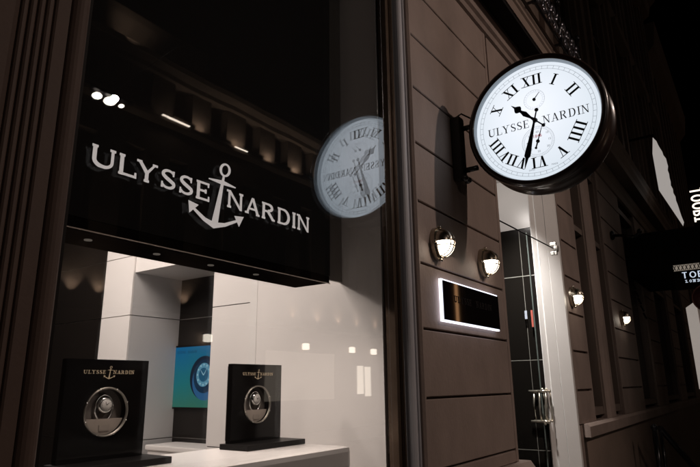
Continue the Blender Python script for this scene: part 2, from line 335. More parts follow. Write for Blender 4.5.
hd.tube([(4.82, 1.585, 1.31), (4.82, 1.595, 1.42), (4.82, 1.585, 1.53)], .007, 8)
hd.build('door_handle', mat('polished_brass_handle', (.88, .82, .70), .3, metal=.85), dr)
# small red and blue sticker on the door glass
B().box(4.808, 4.811, 1.532, 1.548, 2.05, 2.19).build('red_sticker', mat('red_print', (.5, .12, .09), .5, emis=(.5, .1, .08), estr=.05), dr)
B().box(4.808, 4.811, 1.58, 1.60, 2.12, 2.19).build('blue_sticker', mat('blue_print', (.45, .5, .6), .5), dr)
# small recessed downlight over the doorway
dl = B().lathe([(0, .05), (.006, .05), (.006, 0)], (4.45, 1.55, 3.370), 'z', 24).build('doorway_downlight', emit('doorway_lamp', (1, .93, .86), 6), shop)
DOORLIGHT = 1
# tie rod across the doorway
rod = empty('tie_rod', (4.85, 1.36, 2.70), 'thin dark rod across the doorway ending in a metal clamp on the white jamb', 'rod')
B().tube([(3.72, 1.37, 2.70), (4.90, 1.32, 2.70)], .005, 8).build('rod', BLKMAT, rod)
cb = B(); cb.lathe([(-.02, .018), (-.02, .03), (.0, .034), (.012, .03), (.012, .0)], (4.88, 1.31, 2.70), 'y', 20); cb.box(4.86, 4.90, 1.30, 1.352, 2.725, 2.755, .004); cb.box(4.86, 4.90, 1.30, 1.352, 2.645, 2.675, .004); cb.build('clamp', mat('clamp_metal', (.45, .43, .4), .4, metal=.7), rod)

# ================================================================== INTERIOR
inn = empty('display_room', (2.4, 2.5, .3), 'bright white shop interior with glossy wall panels seen through the window', 'room')
inn['kind'] = 'structure'
def ipart(name, m, *boxes, bev=0):
    b = B()
    for q in boxes: b.box(*q, bev=bev)
    return b.build(name, m, inn)
ipart('side_wall', WHITE, (2.40, 2.42, 1.505, 2.36, .3, 4.3))
ipart('light_block_panel', mat('taupe_light_block', (.25, .23, .21), .6), (2.0215, 2.3995, 1.75, 1.765, 2.12, 4.3))  # added panel, keeps ceiling light off the upper side wall
ipart('wall_return', WHITEM, (2.40, 2.558, 2.362, 2.42, .3, 4.3))
for z0, z1 in ((.3, 1.238), (1.244, 2.104), (2.110, 2.98)):
    ipart('wall_panel', WHITE, (2.56, 2.60, 2.50, 2.925, z0, z1))
ipart('panel_joint', DSEAM, (2.566, 2.59, 2.505, 2.92, .3, 2.98), (2.50, 2.60, 2.424, 2.498, .3, 2.98))
for z0, z1 in ((.3, 1.238), (1.244, 2.104), (2.110, 2.42)):
    ipart('column_panel', GREYW, (2.4765, 2.94, 3.69, 3.72, z0, z1))
for z0, z1 in ((.3, 1.238), (1.244, 2.104), (2.110, 2.545), (2.551, 3.4)):
    ipart('column_panel', WHITE, (2.4615, 2.475, 3.69, 4.049, z0, z1))
    ipart('dark_panel', DARKP, (2.4615, 2.475, 4.051, 6.2, z0, z1))
for z0, z1 in ((.3, 1.238), (1.244, 2.104), (2.110, 2.418)):
    ipart('dark_panel', DARKP, (2.90, 2.92, 2.93, 3.688, z0, z1))
ipart('panel_joint', SEAM, (2.468, 2.50, 3.725, 6.2, .3, 3.4), (2.905, 2.93, 2.93, 3.688, .3, 2.418), (2.48, 2.94, 3.722, 3.75, .3, 3.4))
ipart('bulkhead', WHITE, (2.475, 2.94, 2.93, 3.688, 2.42, 3.4))
ipart('back_wall', DARKP, (.2, 2.46, 6.2, 6.25, .3, 3.4))
ipart('left_wall', DARKP, (.2, .25, 1.51, 6.2, .3, 3.4))
ipart('interior_ceiling', WHITE, (.2, 2.46, 1.76, 6.2, 3.2, 3.25))
ipart('interior_floor', mat('shop_floor', (.35, .32, .3), .3, var=.1), (.2, 3.0, 1.51, 6.2, .27, .3))
# ceiling spot lamps of the shop
def spot(name, loc, target, power, size, col=(1, .86, .765), blend=.6, rad=.05):
    l = bpy.data.lights.new(name, 'SPOT'); l.energy = power; l.spot_size = math.radians(size); l.spot_blend = blend; l.shadow_soft_size = rad; l.color = col
    o = bpy.data.objects.new(name, l); COL.objects.link(o); o.location = loc
    d = Vector(target) - Vector(loc); o.rotation_euler = d.to_track_quat('-Z', 'Y').to_euler(); return o
def area(name, loc, target, power, sx, sy, col=(1, .875, .79)):
    l = bpy.data.lights.new(name, 'AREA'); l.energy = power; l.shape = 'RECTANGLE'; l.size = sx; l.size_y = sy; l.color = col
    o = bpy.data.objects.new(name, l); COL.objects.link(o); o.location = loc
    d = Vector(target) - Vector(loc); o.rotation_euler = d.to_track_quat('-Z', 'Y').to_euler(); return o
spot('doorway_light', (4.10, 1.38, 3.36), (4.98, 1.44, 1.1), 225, 80, (1, .95, .90), .9, .04)
spot('doorway_light', (4.05, 1.75, 3.2), (4.86, 1.65, 3.0), 9, 90, (1, .93, .87), .8, .04)
area('ceiling_panel_light', (1.3, 3.3, 3.18), (1.3, 3.3, 0), 78, 1.4, 2.0)
spot('display_spot', (1.85, 1.66, 2.03), (2.05, 1.72, 1.3), 11, 130, blend=.9)
spot('display_spot', (1.25, 1.66, 2.03), (1.5, 1.75, 1.3), 11, 130, blend=.9)
spot('wall_washer', (1.2, 2.6, 2.6), (2.4, 1.75, 1.45), 22, 75, blend=1)

# display counter behind the glass
cn = empty('display_counter', (1.5, 1.8, .3), 'long white display counter running behind the shop window glass', 'counter')
B().box(.72, 2.20, 1.56, 2.05, 1.24, 1.339, .022).build('counter_top', WHITE, cn)
B().box(.72, 2.185, 1.572, 2.04, .3, 1.239).build('counter_body', WHITE, cn)
# fascia board with lettering
fa = empty('fascia_board', (1.4, 1.64, 2.043), 'large black fascia with white ULYSSE NARDIN lettering and anchor behind the glass', 'sign')
B().box(.72, 2.021, 1.54, 1.745, 2.075, 4.4).build('board', mat('fascia_black', (.004, .0035, .0035), .6, spec=.06), fa)
B().box(.72, 2.019, 1.5425, 1.743, 2.043, 2.073).build('underside', mat('fascia_underside', (.005, .004, .004), 1.0, spec=.0), fa)
B().box(.72, 2.021, 1.5385, 1.5415, 2.0385, 2.0415).build('edge_trim', mat('thin_metal_trim', (.6, .5, .42), .4), fa)
for xx in (.93, 1.18, 1.42, 1.66):
    B().lathe([(0, .012), (.003, .012), (.003, .0)], (xx, 1.645, 2.0395), 'z', 24).build('downlight', emit('dim_downlight', (1, .85, .7), .10), fa)
def fplace(u0, base, h):
    return lambda u, v, d: (u0 + u * h, 1.5399 - d, base + v * h)
SERIF[0] = .24
lt = B(); letters(lt, 'ULYSSE', .19, .115, .86, .19, fplace(.852, 2.240, .068), span=.460 / .068); lt.build('lettering', LETTER, fa, norm=False)
lt = B(); letters(lt, 'NARDIN', .19, .115, .86, .19, fplace(1.392, 2.244, .068), span=.478 / .068); lt.build('lettering', LETTER, fa, norm=False)
SERIF[0] = 1.0
an = B(); H = .262
def ap(u, v, d):   # the anchor leans a little to the right
    return (1.333 + u * H * 1.0 + v * H * .175, 1.5399 - d, 2.148 + v * H)
anchor(an, ap); an.build('anchor_emblem', LETTER, fa, norm=False)

# the two window displays
GOLD = mat('pale_gold_print', (.5, .40, .27), .4, metal=.3, emis=(.8, .6, .4), estr=.05)
def display(x0, y0, label):
    t = empty('watch_display', (x0, y0, 1.339), label, 'watch display', 'black watch displays on the counter')
    B().box(x0, x0 + .37, y0 - .15, y0 + .02, 1.3395, 1.362, .002).build('base', mat('display_base_black', (.010, .009, .009), .4, spec=.12), t)
    # plaque with a round porthole
    X0, X1, Z0, Z1 = x0 + .012, x0 + .330, 1.363, 1.697; cx, cz = x0 + .171, 1.520; n = 48; r = .078
    def bd(th):
        c, s_ = math.cos(th), math.sin(th); k = min((X1 - cx) / c if c > 1e-6 else (X0 - cx) / c if c < -1e-6 else 9, (Z1 - cz) / s_ if s_ > 1e-6 else (Z0 - cz) / s_ if s_ < -1e-6 else 9); return (cx + c * k, cz + s_ * k)
    angs = sorted([2 * PI * k / n for k in range(n)] + [math.atan2(b - cz, a - cx) % (2 * PI) for a in (X0, X1) for b in (Z0, Z1)])
    b = B(); rg = []
    for th in angs:
        o_ = bd(th); i_ = (cx + r * math.cos(th), cz + r * math.sin(th))
        rg.append([b.b.verts.new(p) for p in ((o_[0], y0 - .030, o_[1]), (i_[0], y0 - .030, i_[1]), (i_[0], y0 - .002, i_[1]), (o_[0], y0 - .002, o_[1]))])
    for k in range(len(rg)):
        p, q = rg[k], rg[(k + 1) % len(rg)]
        for i in range(4): b.b.faces.new((p[i], p[(i + 1) % 4], q[(i + 1) % 4], q[i]))
    b.build('plaque', mat('plaque_black_gloss', (.004, .0035, .0035), .12, spec=.25), t)
    B().lathe([(-.0315, r - .002), (-.038, r + .001), (-.037, r + .005), (-.0305, r + .006)], (cx, y0, cz), 'y', 64, caps=False).build('porthole_ring', mat('dull_brass_ring', (.27, .25, .22), .4, metal=1), t)
    for k in range(8):
        sc = B(); a = 2 * PI * (k + .5) / 8; sc.ball((cx + (r + .005) * math.cos(a), y0 - .037, cz + (r + .003) * math.sin(a)), .003, .003, .003, 8); sc.build('screw', CHROME, t)
    B().box(X0 + .01, X1 - .01, y0 + .0, y0 + .012, Z0 + .01, Z1 - .01).build('back_panel', mat('grey_backing', (.10, .085, .075), .5), t)
    # sand-coloured cushion filling the lower third of the porthole
    pts = [(cx + (r - .001) * math.cos(math.radians(a)), cz + (r - .001) * math.sin(math.radians(a))) for a in range(198, 343, 8)]
    B().prism(pts, y0 - .020, y0 - .004, 'y').build('cushion', mat('beige_suede', (.28, .24, .205), .9, var=.06, scale=40, bump=.3, bscale=300), t)
    # the watch: case, dial, strap
    wy = y0 - .016
    wt = B().lathe([(.010, .0), (.010, .024), (.0, .028), (-.006, .026), (-.007, .022), (-.004, .0)], (cx + .004, wy, cz + .022), 'y', 32).build('watch_case', CHROME, t)
    B().lathe([(-.0085, .0), (-.0085, .020), (-.0075, .020)], (cx + .004, wy, cz + .022), 'y', 32).build('watch_dial', mat('silver_dial', (.55, .53, .5), .4), wt)
    hb = B(); hb.tube([(cx + .004, wy - .010, cz + .022), (cx + .013, wy - .010, cz + .030)], .0009, 6); hb.tube([(cx + .004, wy - .0105, cz + .022), (cx - .001, wy - .0105, cz + .034)], .0008, 6); hb.build('watch_hands', INK, wt)
    s2 = B()
    for sg in (1, -1):
        P = []
        for k in range(7): a = k / 6 * PI * .62; P.append((cx + .004 - .002 * k, wy + .004 + .010 * math.sin(a), cz + .022 + sg * (.024 + .024 * k / 6)))
        for p, q in zip(P, P[1:]):
            w_ = .012; vs = [s2.b.verts.new(v) for v in ((p[0] - w_, p[1], p[2]), (p[0] + w_, p[1], p[2]), (q[0] + w_, q[1], q[2]), (q[0] - w_, q[1], q[2]), (p[0] - w_, p[1] + .003, p[2]), (p[0] + w_, p[1] + .003, p[2]), (q[0] + w_, q[1] + .003, q[2]), (q[0] - w_, q[1] + .003, q[2]))]
            for f in ((0, 1, 2, 3), (4, 7, 6, 5), (0, 3, 7, 4), (1, 5, 6, 2)): s2.b.faces.new([vs[i] for i in f])
    s2.build('watch_strap', mat('dark_leather', (.035, .022, .016), .5), t)
    tk = B()
    for k in range(12): a = 2 * PI * k / 12; tk.box(cx + .004 + .0165 * math.cos(a) - .001, cx + .004 + .0165 * math.cos(a) + .001, wy - .0092, wy - .0086, cz + .022 + .0165 * math.sin(a) - .001, cz + .022 + .0165 * math.sin(a) + .001)
    tk.build('hour_marks', INK, wt)
    B().tube([(cx + .030, wy, cz + .022), (cx + .036, wy, cz + .022)], .004, 10).build('crown', CHROME, wt)
    lp = B(); lp.tube([(cx + .004 + .034 * math.cos(a), wy + .006, cz + .012 + .044 * math.sin(a)) for a in [2 * PI * k / 24 for k in range(25)]], .0035, 6, cap=False); lp.build('bracelet', CHROME, wt)
    cd = B().box(cx - .016, cx + .024, y0 - .0225, y0 - .0205, cz - .064, cz - .044); cd.build('price_card', mat('card_sand', (.24, .205, .175), .7), t)
    tx = B(); yy = y0 - .0302
    pl = lambda u0: (lambda u, v, d: (u0 + u * .0125, yy - d, 1.648 + v * .0125))
    letters(tx, 'ULYSSE', .20, .085, .66, .1, pl(cx - .098), thick=.0004, span=.086 / .0125); letters(tx, 'NARDIN', .20, .085, .66, .1, pl(cx + .014), thick=.0004, span=.086 / .0125)
    anchor(tx, lambda u, v, d: (cx - .001 + u * .045 + v * .006, yy - d, 1.630 + v * .045), thick=.0004)
    tx.build('plaque_lettering', GOLD, t, norm=False)
    return t
display(1.035, 1.93, 'black watch display with porthole at the left end of the counter, beside the fluted pier')
display(1.80, 1.95, 'black watch display with porthole standing on the counter below the end of the fascia')

# wall screen in the shop
sc = empty('wall_screen', (2.9, 3.4, 1.46), 'blue and green lit screen showing a diver watch on the dark panel', 'screen')
m = bpy.data.materials.new('screen_picture'); m.use_nodes = True; t = m.node_tree; t.nodes.clear()
o = t.nodes.new('ShaderNodeOutputMaterial'); e = t.nodes.new('ShaderNodeEmission'); tc = t.nodes.new('ShaderNodeTexCoord'); sp = t.nodes.new('ShaderNodeSeparateXYZ'); rp = t.nodes.new('ShaderNodeValToRGB'); mr = t.nodes.new('ShaderNodeMapRange')
mr.inputs[1].default_value = 1.46; mr.inputs[2].default_value = 1.89
nz = t.nodes.new('ShaderNodeTexNoise'); nz.inputs['Scale'].default_value = 3; ad = t.nodes.new('ShaderNodeMath'); ad.operation = 'MULTIPLY_ADD'; ad.inputs[1].default_value = .25
t.links.new(tc.outputs['Object'], sp.inputs[0]); t.links.new(tc.outputs['Object'], nz.inputs[0]); t.links.new(nz.outputs[0], ad.inputs[0]); t.links.new(sp.outputs[2], ad.inputs[2]); mr.inputs[1].default_value = 1.50; mr.inputs[2].default_value = 2.02
t.links.new(ad.outputs[0], mr.inputs[0]); t.links.new(mr.outputs[0], rp.inputs[0])
rp.color_ramp.elements[0].color = (.07, .22, .12, 1); rp.color_ramp.elements[1].color = (.015, .17, .42, 1); k_ = rp.color_ramp.elements.new(.5); k_.color = (.03, .24, .26, 1)
t.links.new(rp.outputs[0], e.inputs[0]); e.inputs[1].default_value = .62; t.links.new(e.outputs[0], o.inputs[0])
B().box(2.885, 2.899, 2.935, 3.70, 1.456, 1.893).build('picture', m, sc)
B().box(2.884, 2.8985, 2.932, 3.704, 1.444, 1.4545).box(2.884, 2.8985, 2.932, 3.704, 1.8945, 1.905).build('screen_frame', BLKMAT, sc)
def ell(y, z, ry, rz, x, m, name, tilt=0, ri=0):
    b = B(); n = 40
    P = []
    for k in range(n):
        a = 2 * PI * k / n; u, v = ry * math.cos(a), rz * math.sin(a); P.append((y + u * math.cos(tilt) - v * math.sin(tilt), z + u * math.sin(tilt) + v * math.cos(tilt)))
    b.prism(P, x - .0012, x, 'x'); return b.build(name, m, sc)
ell(3.35, 1.665, .155, .155, 2.8845, emit('scr_dark', (.012, .02, .035), 1), 'picture_watch_bezel', .3)
ell(3.34, 1.64, .135, .135, 2.8828, emit('scr_blue', (.03, .10, .22), 1), 'picture_watch_ring', .3)
ell(3.345, 1.675, .115, .12, 2.8811, emit('scr_navy', (.012, .03, .06), 1), 'picture_watch_case', .3)
ell(3.35, 1.685, .078, .085, 2.8794, emit('scr_pale', (.10, .26, .36), 1), 'picture_watch_dial', .3)
ell(3.35, 1.685, .05, .05, 2.8777, emit('scr_navy2', (.02, .09, .16), 1), 'picture_watch_centre', .3)
wk = B()
for k in range(12):
    a = 2 * PI * k / 12; wk.box(2.8772, 2.8784, 3.35 + .066 * math.cos(a) - .006, 3.35 + .066 * math.cos(a) + .006, 1.685 + .072 * math.sin(a) - .006, 1.685 + .072 * math.sin(a) + .006)
wk.prism([(3.346, 1.68), (3.354, 1.68), (3.31, 1.735)], 2.8752, 2.8762, 'x'); wk.prism([(3.345, 1.685), (3.355, 1.685), (3.385, 1.725)], 2.8738, 2.8748, 'x')
wk.build('picture_watch_marks', emit('scr_light', (.30, .48, .55), 1), sc)
pt = B(); letters(pt, 'ULYSSE', .2, .1, .66, .1, lambda u, v, d: (2.8848 - d, 3.67 - u * .018, 1.845 + v * .018), thick=.0004, span=5.5); letters(pt, 'NARDIN', .2, .1, .66, .1, lambda u, v, d: (2.8848 - d, 3.545 - u * .018, 1.845 + v * .018), thick=.0004, span=5.5)
pt.build('screen_lettering', emit('scr_ink', (.01, .05, .1), 1), sc, norm=False)
# white bench at the back of the room
bn = empty('bench', (2.7, 3.1, .3), 'low white box bench at the back of the shop under the blue screen', 'bench')
B().box(2.62, 2.885, 2.95, 3.62, 1.18, 1.215, .008).build('bench_top', WHITE, bn); B().box(2.63, 2.88, 2.96, 3.60, .3, 1.179).build('bench_body', WHITE, bn)

# ================================================================== THE CLOCK
CX, CY, CZ = 3.02, .847, 3.027
clk = empty('wall_clock', (CX, CY, CZ), 'large round lit clock projecting from the pilaster, ULYSSE NARDIN across its white dial', 'clock')
dr_ = B().lathe([(-.028, .356), (-.034, .362), (-.036, .378), (-.026, .389), (.0, .392), (.020, .387), (.028, .374), (.150, .374), (.158, .384), (.17, .389), (.19, .386), (.200, .376), (.198, .350), (.198, 0)], (CX, CY, CZ), 'x', 128)
dr_.b.faces.ensure_lookup_table()
for f in [f for f in dr_.b.faces if len(f.verts) > 4 and f.calc_center_median().x < CX]: dr_.b.faces.remove(f)
dr_.build('drum', BODY, clk, norm=False)
B().lathe([(-.0275, .3565), (.0, .348), (.006, .348)], (CX, CY, CZ), 'x', 128).build('bezel_liner', mat('pale_liner', (.62, .70, .76), .35), clk)
for f in clk.children:
    if f.name.startswith('bezel_liner'):
        bm = bmesh.new(); bm.from_mesh(f.data); bmesh.ops.delete(bm, geom=[q for q in bm.faces if len(q.verts) > 4], context='FACES'); bm.to_mesh(f.data); bm.free()
# dial: opal, evenly backlit, a little brighter towards the lamps behind its upper middle
m = bpy.data.materials.new('opal_dial'); m.use_nodes = True; t = m.node_tree; t.nodes.clear()
o = t.nodes.new('ShaderNodeOutputMaterial'); e = t.nodes.new('ShaderNodeEmission'); tc = t.nodes.new('ShaderNodeTexCoord'); vm = t.nodes.new('ShaderNodeVectorMath'); vm.operation = 'DISTANCE'; vm.inputs[1].default_value = (CX, CY + .02, CZ + .06)
rp = t.nodes.new('ShaderNodeValToRGB'); t.links.new(tc.outputs['Object'], vm.inputs[0]); t.links.new(vm.outputs['Value'], rp.inputs[0])
rp.color_ramp.elements[0].color = (.90, .93, 1, 1); rp.color_ramp.elements[1].position = .42; rp.color_ramp.elements[1].color = (.66, .73, .80, 1)
t.links.new(rp.outputs[0], e.inputs[0]); e.inputs[1].default_value = 1.08; t.links.new(e.outputs[0], o.inputs[0])
DIAL = m
B().lathe([(.0, .3485), (.004, .3485)], (CX, CY, CZ), 'x', 96).build('dial', DIAL, clk)
def dpl(cu, cv, s, rot):
    c, s_ = math.cos(rot), math.sin(rot)
    def f(u, v, d):
        u2, v2 = u * s, v * s; return (CX - .0004 - d, CY - (cu + u2 * c - v2 * s_), CZ + cv + u2 * s_ + v2 * c)
    return f
for i, s_ in ((12, 'XII'), (1, 'I'), (2, 'II'), (4, 'IIII'), (5, 'V'), (6, 'VI'), (7, 'VII'), (8, 'VIII'), (10, 'X'), (11, 'XI')):
    a = -2 * PI * i / 12; r = .218; hh = .064
    tmp = B(); wdt = letters(tmp, s_, .22, .055, .52, .02, lambda u, v, d: (0, 0, 0)); tmp.b.free()
    sp_ = wdt * .86
    off = -sp_ / 2 * hh
    cu, cv = -math.sin(a) * r + off * math.cos(a), math.cos(a) * r + off * math.sin(a)
    num = B(); letters(num, s_, .22, .055, .52, .02, dpl(cu, cv, hh, a), thick=.0005, span=sp_); num.build('numeral', INK, clk, norm=False)
tx = B()
letters(tx, 'ULYSSE', .15, .05, .62, .09, dpl(-.279, -.032, .048, 0), thick=.0005, span=.248 / .048)
letters(tx, 'NARDIN', .15, .05, .62, .09, dpl(.040, -.034, .048, 0), thick=.0005, span=.250 / .048)
tx.build('dial_lettering', INK, clk, norm=False)
GRY = mat('grey_print', (.10, .11, .12), .6, emis=(.8, .9, 1), estr=.22)
tr = B()
def ring(bb, cu, cv, r, w_, n=96, d=.0006):
    f = dpl(cu, cv, 1, 0)
    for k in range(n):
        a, b_ = 2 * PI * k / n, 2 * PI * (k + 1) / n
        bb.b.faces.new([bb.b.verts.new(f(rr * math.sin(q), rr * math.cos(q), d)) for rr, q in ((r, a), (r, b_), (r + w_, b_), (r + w_, a))])
def ticks(bb, cu, cv, r0, r1, n, w_, d=.0008):
    f = dpl(cu, cv, 1, 0)
    for k in range(n):
        a = 2 * PI * k / n; u, v = math.sin(a), math.cos(a); nx, ny = v * w_ / 2, -u * w_ / 2
        bb.b.faces.new([bb.b.verts.new(f(u * rr + sg * nx, v * rr + sg * ny, d)) for rr, sg in ((r0, -1), (r0, 1), (r1, 1), (r1, -1))])
ring(tr, 0, 0, .308, .0016); ring(tr, 0, 0, .326, .0016); ticks(tr, 0, 0, .308, .327, 60, .0018)
ring(tr, .006, .127, .058, .0012, 48); ring(tr, .006, .127, .046, .0006, 48); ticks(tr, .006, .127, .050, .056, 24, .0012)
ring(tr, .004, -.128, .089, .0012, 60); ring(tr, .004, -.128, .076, .0008, 60); ticks(tr, .004, -.128, .077, .089, 60, .001)
tr.build('minute_track', GRY, clk, norm=False)
for s_, u, v in (('60', 0, -.071), ('30', .0, -.188), ('15', .063, -.128), ('45', -.058, -.128), ('10', .053, -.088), ('50', -.045, -.088), ('20', .053, -.168), ('40', -.045, -.168)):
    text_obj(s_, .017, Vector((CX - .0006, CY - .004 - u, CZ + v)), ROT_X, GRY, clk, 'subdial_number', .0002)
text_obj('1846', .026, Vector((CX - .0006, CY - .002, CZ - .096)), ROT_X, mat('red_ink', (.35, .02, .03), .5, emis=(.5, .03, .05), estr=.6), clk, 'year_lettering', .0002)
text_obj('SWISS', .013, Vector((CX - .0006, CY + .045, CZ - .288)), ROT_X, GRY, clk, 'small_lettering', .0002)
text_obj('MADE', .013, Vector((CX - .0006, CY - .080, CZ - .280)), ROT_X, GRY, clk, 'small_lettering', .0002)
def hand(name, ang, prof_, d, tail, tr_=0.012, m=INK, c=(0, 0)):
    b = B(); f = dpl(c[0], c[1], 1, -ang)
    P = [(-w_, r) for r, w_ in prof_] + [(w_, r) for r, w_ in prof_[::-1]]
    hi = [b.b.verts.new(f(u, v, d + .003)) for u, v in P]; lo = [b.b.verts.new(f(u, v, d)) for u, v in P]; n = len(P)
    b.b.faces.new(hi); b.b.faces.new(lo[::-1])
    for i in range(n): b.b.faces.new((hi[i], lo[i], lo[(i + 1) % n], hi[(i + 1) % n]))
    if tail:
        Q = [(-.004, 0), (.004, 0), (.0035, -tail), (-.0035, -tail)]
        hi = [b.b.verts.new(f(u, v, d + .0028)) for u, v in Q]; lo = [b.b.verts.new(f(u, v, d)) for u, v in Q]
        b.b.faces.new(hi)
        for i in range(4): b.b.faces.new((hi[i], lo[i], lo[(i + 1) % 4], hi[(i + 1) % 4]))
        p = f(0, -tail, d + .0015); b.lathe([(-.002, 0), (-.002, tr_), (.0018, tr_), (.0018, 0)], p, 'x', 20)
    b.build(name, m, clk)
# angles clockwise from 12
hand('hour_hand', math.atan2(-.120, .119), [(0, .010), (.03, .006), (.045, .009), (.075, .015), (.095, .009), (.107, .007), (.118, .020), (.128, .023), (.139, .016), (.150, .006), (.178, .0006)], .006, .062, .010)
hand('minute_hand', math.atan2(-.080, -.277), [(0, .010), (.02, .006), (.05, .007), (.13, .012), (.19, .017), (.215, .0175), (.225, .009), (.29, .0006)], .011, .058, .011)
hand('seconds_hand', math.radians(20), [(0, .003), (.05, .0022), (.10, .0005)], .003, .040, .007, c=(.004, -.128))
hand('subdial_hand', math.radians(42), [(0, .0025), (.05, .0006)], .003, .0, c=(.006, .127))
hb = B(); hb.lathe([(-.018, 0), (-.018, .010), (-.004, .014), (0, .014)], (CX, CY, CZ), 'x', 24); hb.lathe([(-.006, 0), (-.006, .009), (0, .009)], (CX, CY - .006, CZ + .127), 'x', 20); hb.lathe([(-.007, 0), (-.007, .010), (0, .010)], (CX, CY - .004, CZ - .128), 'x', 20)
hb.build('hub', INK, clk)
# bracket
bk = B().box(CX - .035, CX + .035, 1.288, 1.3495, 2.775, 3.175, .008)
for zz in (2.83, 3.10):
    bk.tube([(CX + .005, 1.29, zz), (CX + .005, CY + .36, zz)], .016, 12)
bk.ball((CX - .02, 1.285, 2.775), .024, .024, .02, 12); bk.ball((CX + .03, 1.285, 2.775), .024, .024, .02, 12)
bk.tube([(CX + .02, 1.345, 3.19), (CX + .03, 1.30, 3.215), (CX + .05, 1.24, 3.17), (CX + .08, 1.19, 3.13)], .005, 6)
bk.build('bracket', mat('bracket_black', (.018, .014, .012), .35), clk)

# ================================================================== BULKHEAD LAMPS
LAMPM = mat('aged_nickel', (.42, .37, .30), .25, metal=1, var=.15, scale=30)
LAMPG = emit('opal_lamp_glass', (1, .88, .72), 16.0)
LAMPS = 'oval bulkhead lamps fixed to the pilasters'
def bulkhead(x, z, label):
    t = empty('bulkhead_lamp', (x, PY, z), label, 'wall lamp', LAMPS)
    # oval back plate
    n = 40; P = [(x + .064 * math.cos(2 * PI * k / n), z + .090 * math.sin(2 * PI * k / n)) for k in range(n)]
    P2 = [(x + .053 * math.cos(2 * PI * k / n), z + .077 * math.sin(2 * PI * k / n)) for k in range(n)]
    b = B().prism(P, 1.325, 1.353, 'y'); b.prism(P2, 1.312, 1.3245, 'y')
    for sx, sz in ((1, 0), (-1, 0), (0, 1), (0, -1)): b.ball((x + sx * .064, 1.322, z + sz * .090), .010, .012, .010, 10)
    b.build('back_plate', LAMPM, t)
    b = B()
    m_ = 12; nn = 28; rings = []
    for i in range(m_ + 1):
        a = PI / 2 * i / m_; rr = math.cos(a); rings.append([b.b.verts.new((x + .046 * max(rr, .001) * math.cos(2 * PI * k / nn), 1.311 - .062 * math.sin(a), z + .070 * max(rr, .001) * math.sin(2 * PI * k / nn))) for k in range(nn)])
    for p, q in zip(rings, rings[1:]):
        for k in range(nn): f = b.b.faces.new((p[k], p[(k + 1) % nn], q[(k + 1) % nn], q[k])); f.smooth = True
    b.build('glass_dome', LAMPG, t)
    # eyelid hood over the upper half
    b = B(); rings = []
    for i in range(m_ + 1):
        a = PI / 2 * i / m_; rr = math.cos(a)
        rings.append([b.b.verts.new((x + .051 * rr * math.cos(PI * k / nn), 1.313 - .070 * math.sin(a), z + .004 + .074 * rr * math.sin(PI * k / nn))) for k in range(nn + 1)])
    for p, q in zip(rings, rings[1:]):
        for k in range(nn): f = b.b.faces.new((p[k], p[k + 1], q[k + 1], q[k])); f.smooth = True
    b.build('hood', LAMPM, t)
    b = B()
    for sx in (-.5, .5):
        b.tube([(x + sx * .052, 1.313 - .068 * math.sin(PI * k / 10), z - .074 * math.cos(PI * k / 10)) for k in range(11)], .0035, 6)
    b.tube([(x - .053 * math.cos(PI * k / 12), 1.313 - .068 * math.sin(PI * k / 12), z - .018) for k in range(13)], .0035, 6)
    b.build('cage', LAMPM, t)
    return t
bulkhead(2.705, 2.325, 'oval bulkhead lamp on the pilaster, nearest to the shop window')
bulkhead(3.335, 2.325, 'oval bulkhead lamp on the pilaster, beside the doorway')
L3 = bulkhead(5.36, 2.345, 'small distant bulkhead lamp just beyond the white door jamb')
L4 = bulkhead(7.56, 2.345, 'farthest bulkhead lamp, left of the black awning')

# ================================================================== BACKLIT NAME PLATE
pq = empty('name_plate', (3.08, PY, 1.91), 'black glossy name plate with glowing white edge below the two lamps', 'sign')
B().box(2.708, 3.478, 1.318, 1.324, 1.922, 2.128, .001).build('plate', mat('smoked_mirror', (.006, .005, .005), .03, spec=.7), pq)
B().box(2.699, 3.480, 1.3245, 1.340, 1.913, 2.137).build('backlight', emit('white_led_edge', (.86, .86, 1), 2.0), pq)
tx = B(); letters(tx, 'ULYSSE', .2, .085, .66, .1, lambda u, v, d: (2.83 + u * .036, 1.3178 - d, 2.025 + v * .036), thick=.001, span=.235 / .036); letters(tx, 'NARDIN', .2, .085, .66, .1, lambda u, v, d: (3.12 + u * .036, 1.3178 - d, 2.025 + v * .036), thick=.001, span=.235 / .036)
tx.build('plate_lettering', mat('engraved_letter', (.010, .008, .008), .5, spec=.2), pq, norm=False)

# ================================================================== BALCONY RAILING ABOVE
rl = empty('balcony_railing', (4.2, 1.05, 4.5), 'black wrought-iron scroll railing with ball finials above the cornice, over the clock', 'railing')
RY = 1.05
B().tube([(3.3, RY, 4.52), (5.5, RY, 4.52)], .013, 8).build('rail', IRON, rl); B().tube([(3.3, RY, 4.84), (5.5, RY, 4.84)], .016, 8).build('rail', IRON, rl)
xx = 3.36
while xx < 5.45:
    b = B()
    for cz_, sg in ((4.60, 1), (4.76, -1)):
        b.tube([(xx + (.070 - .0044 * k) * math.cos(.55 * k) * sg, RY, cz_ + (.072 - .0047 * k) * math.sin(.55 * k)) for k in range(15)], [.015 - .0005 * k for k in range(15)], 7)
    b.ball((xx, RY - .006, 4.68), .024, .024, .024, 10); b.build('scroll', RAILM, rl)
    xx += .16
for xx in (3.32, 4.05, 4.78, 5.47):
    B().tube([(xx, RY, 4.50), (xx, RY, 4.90)], .018, 8).ball((xx, RY, 4.935), .040, .040, .040, 14).build('post', IRON, rl)
    B().box(xx - .012, xx + .012, RY - .01, 1.35, 4.513, 4.525).build('stay', IRON, rl)

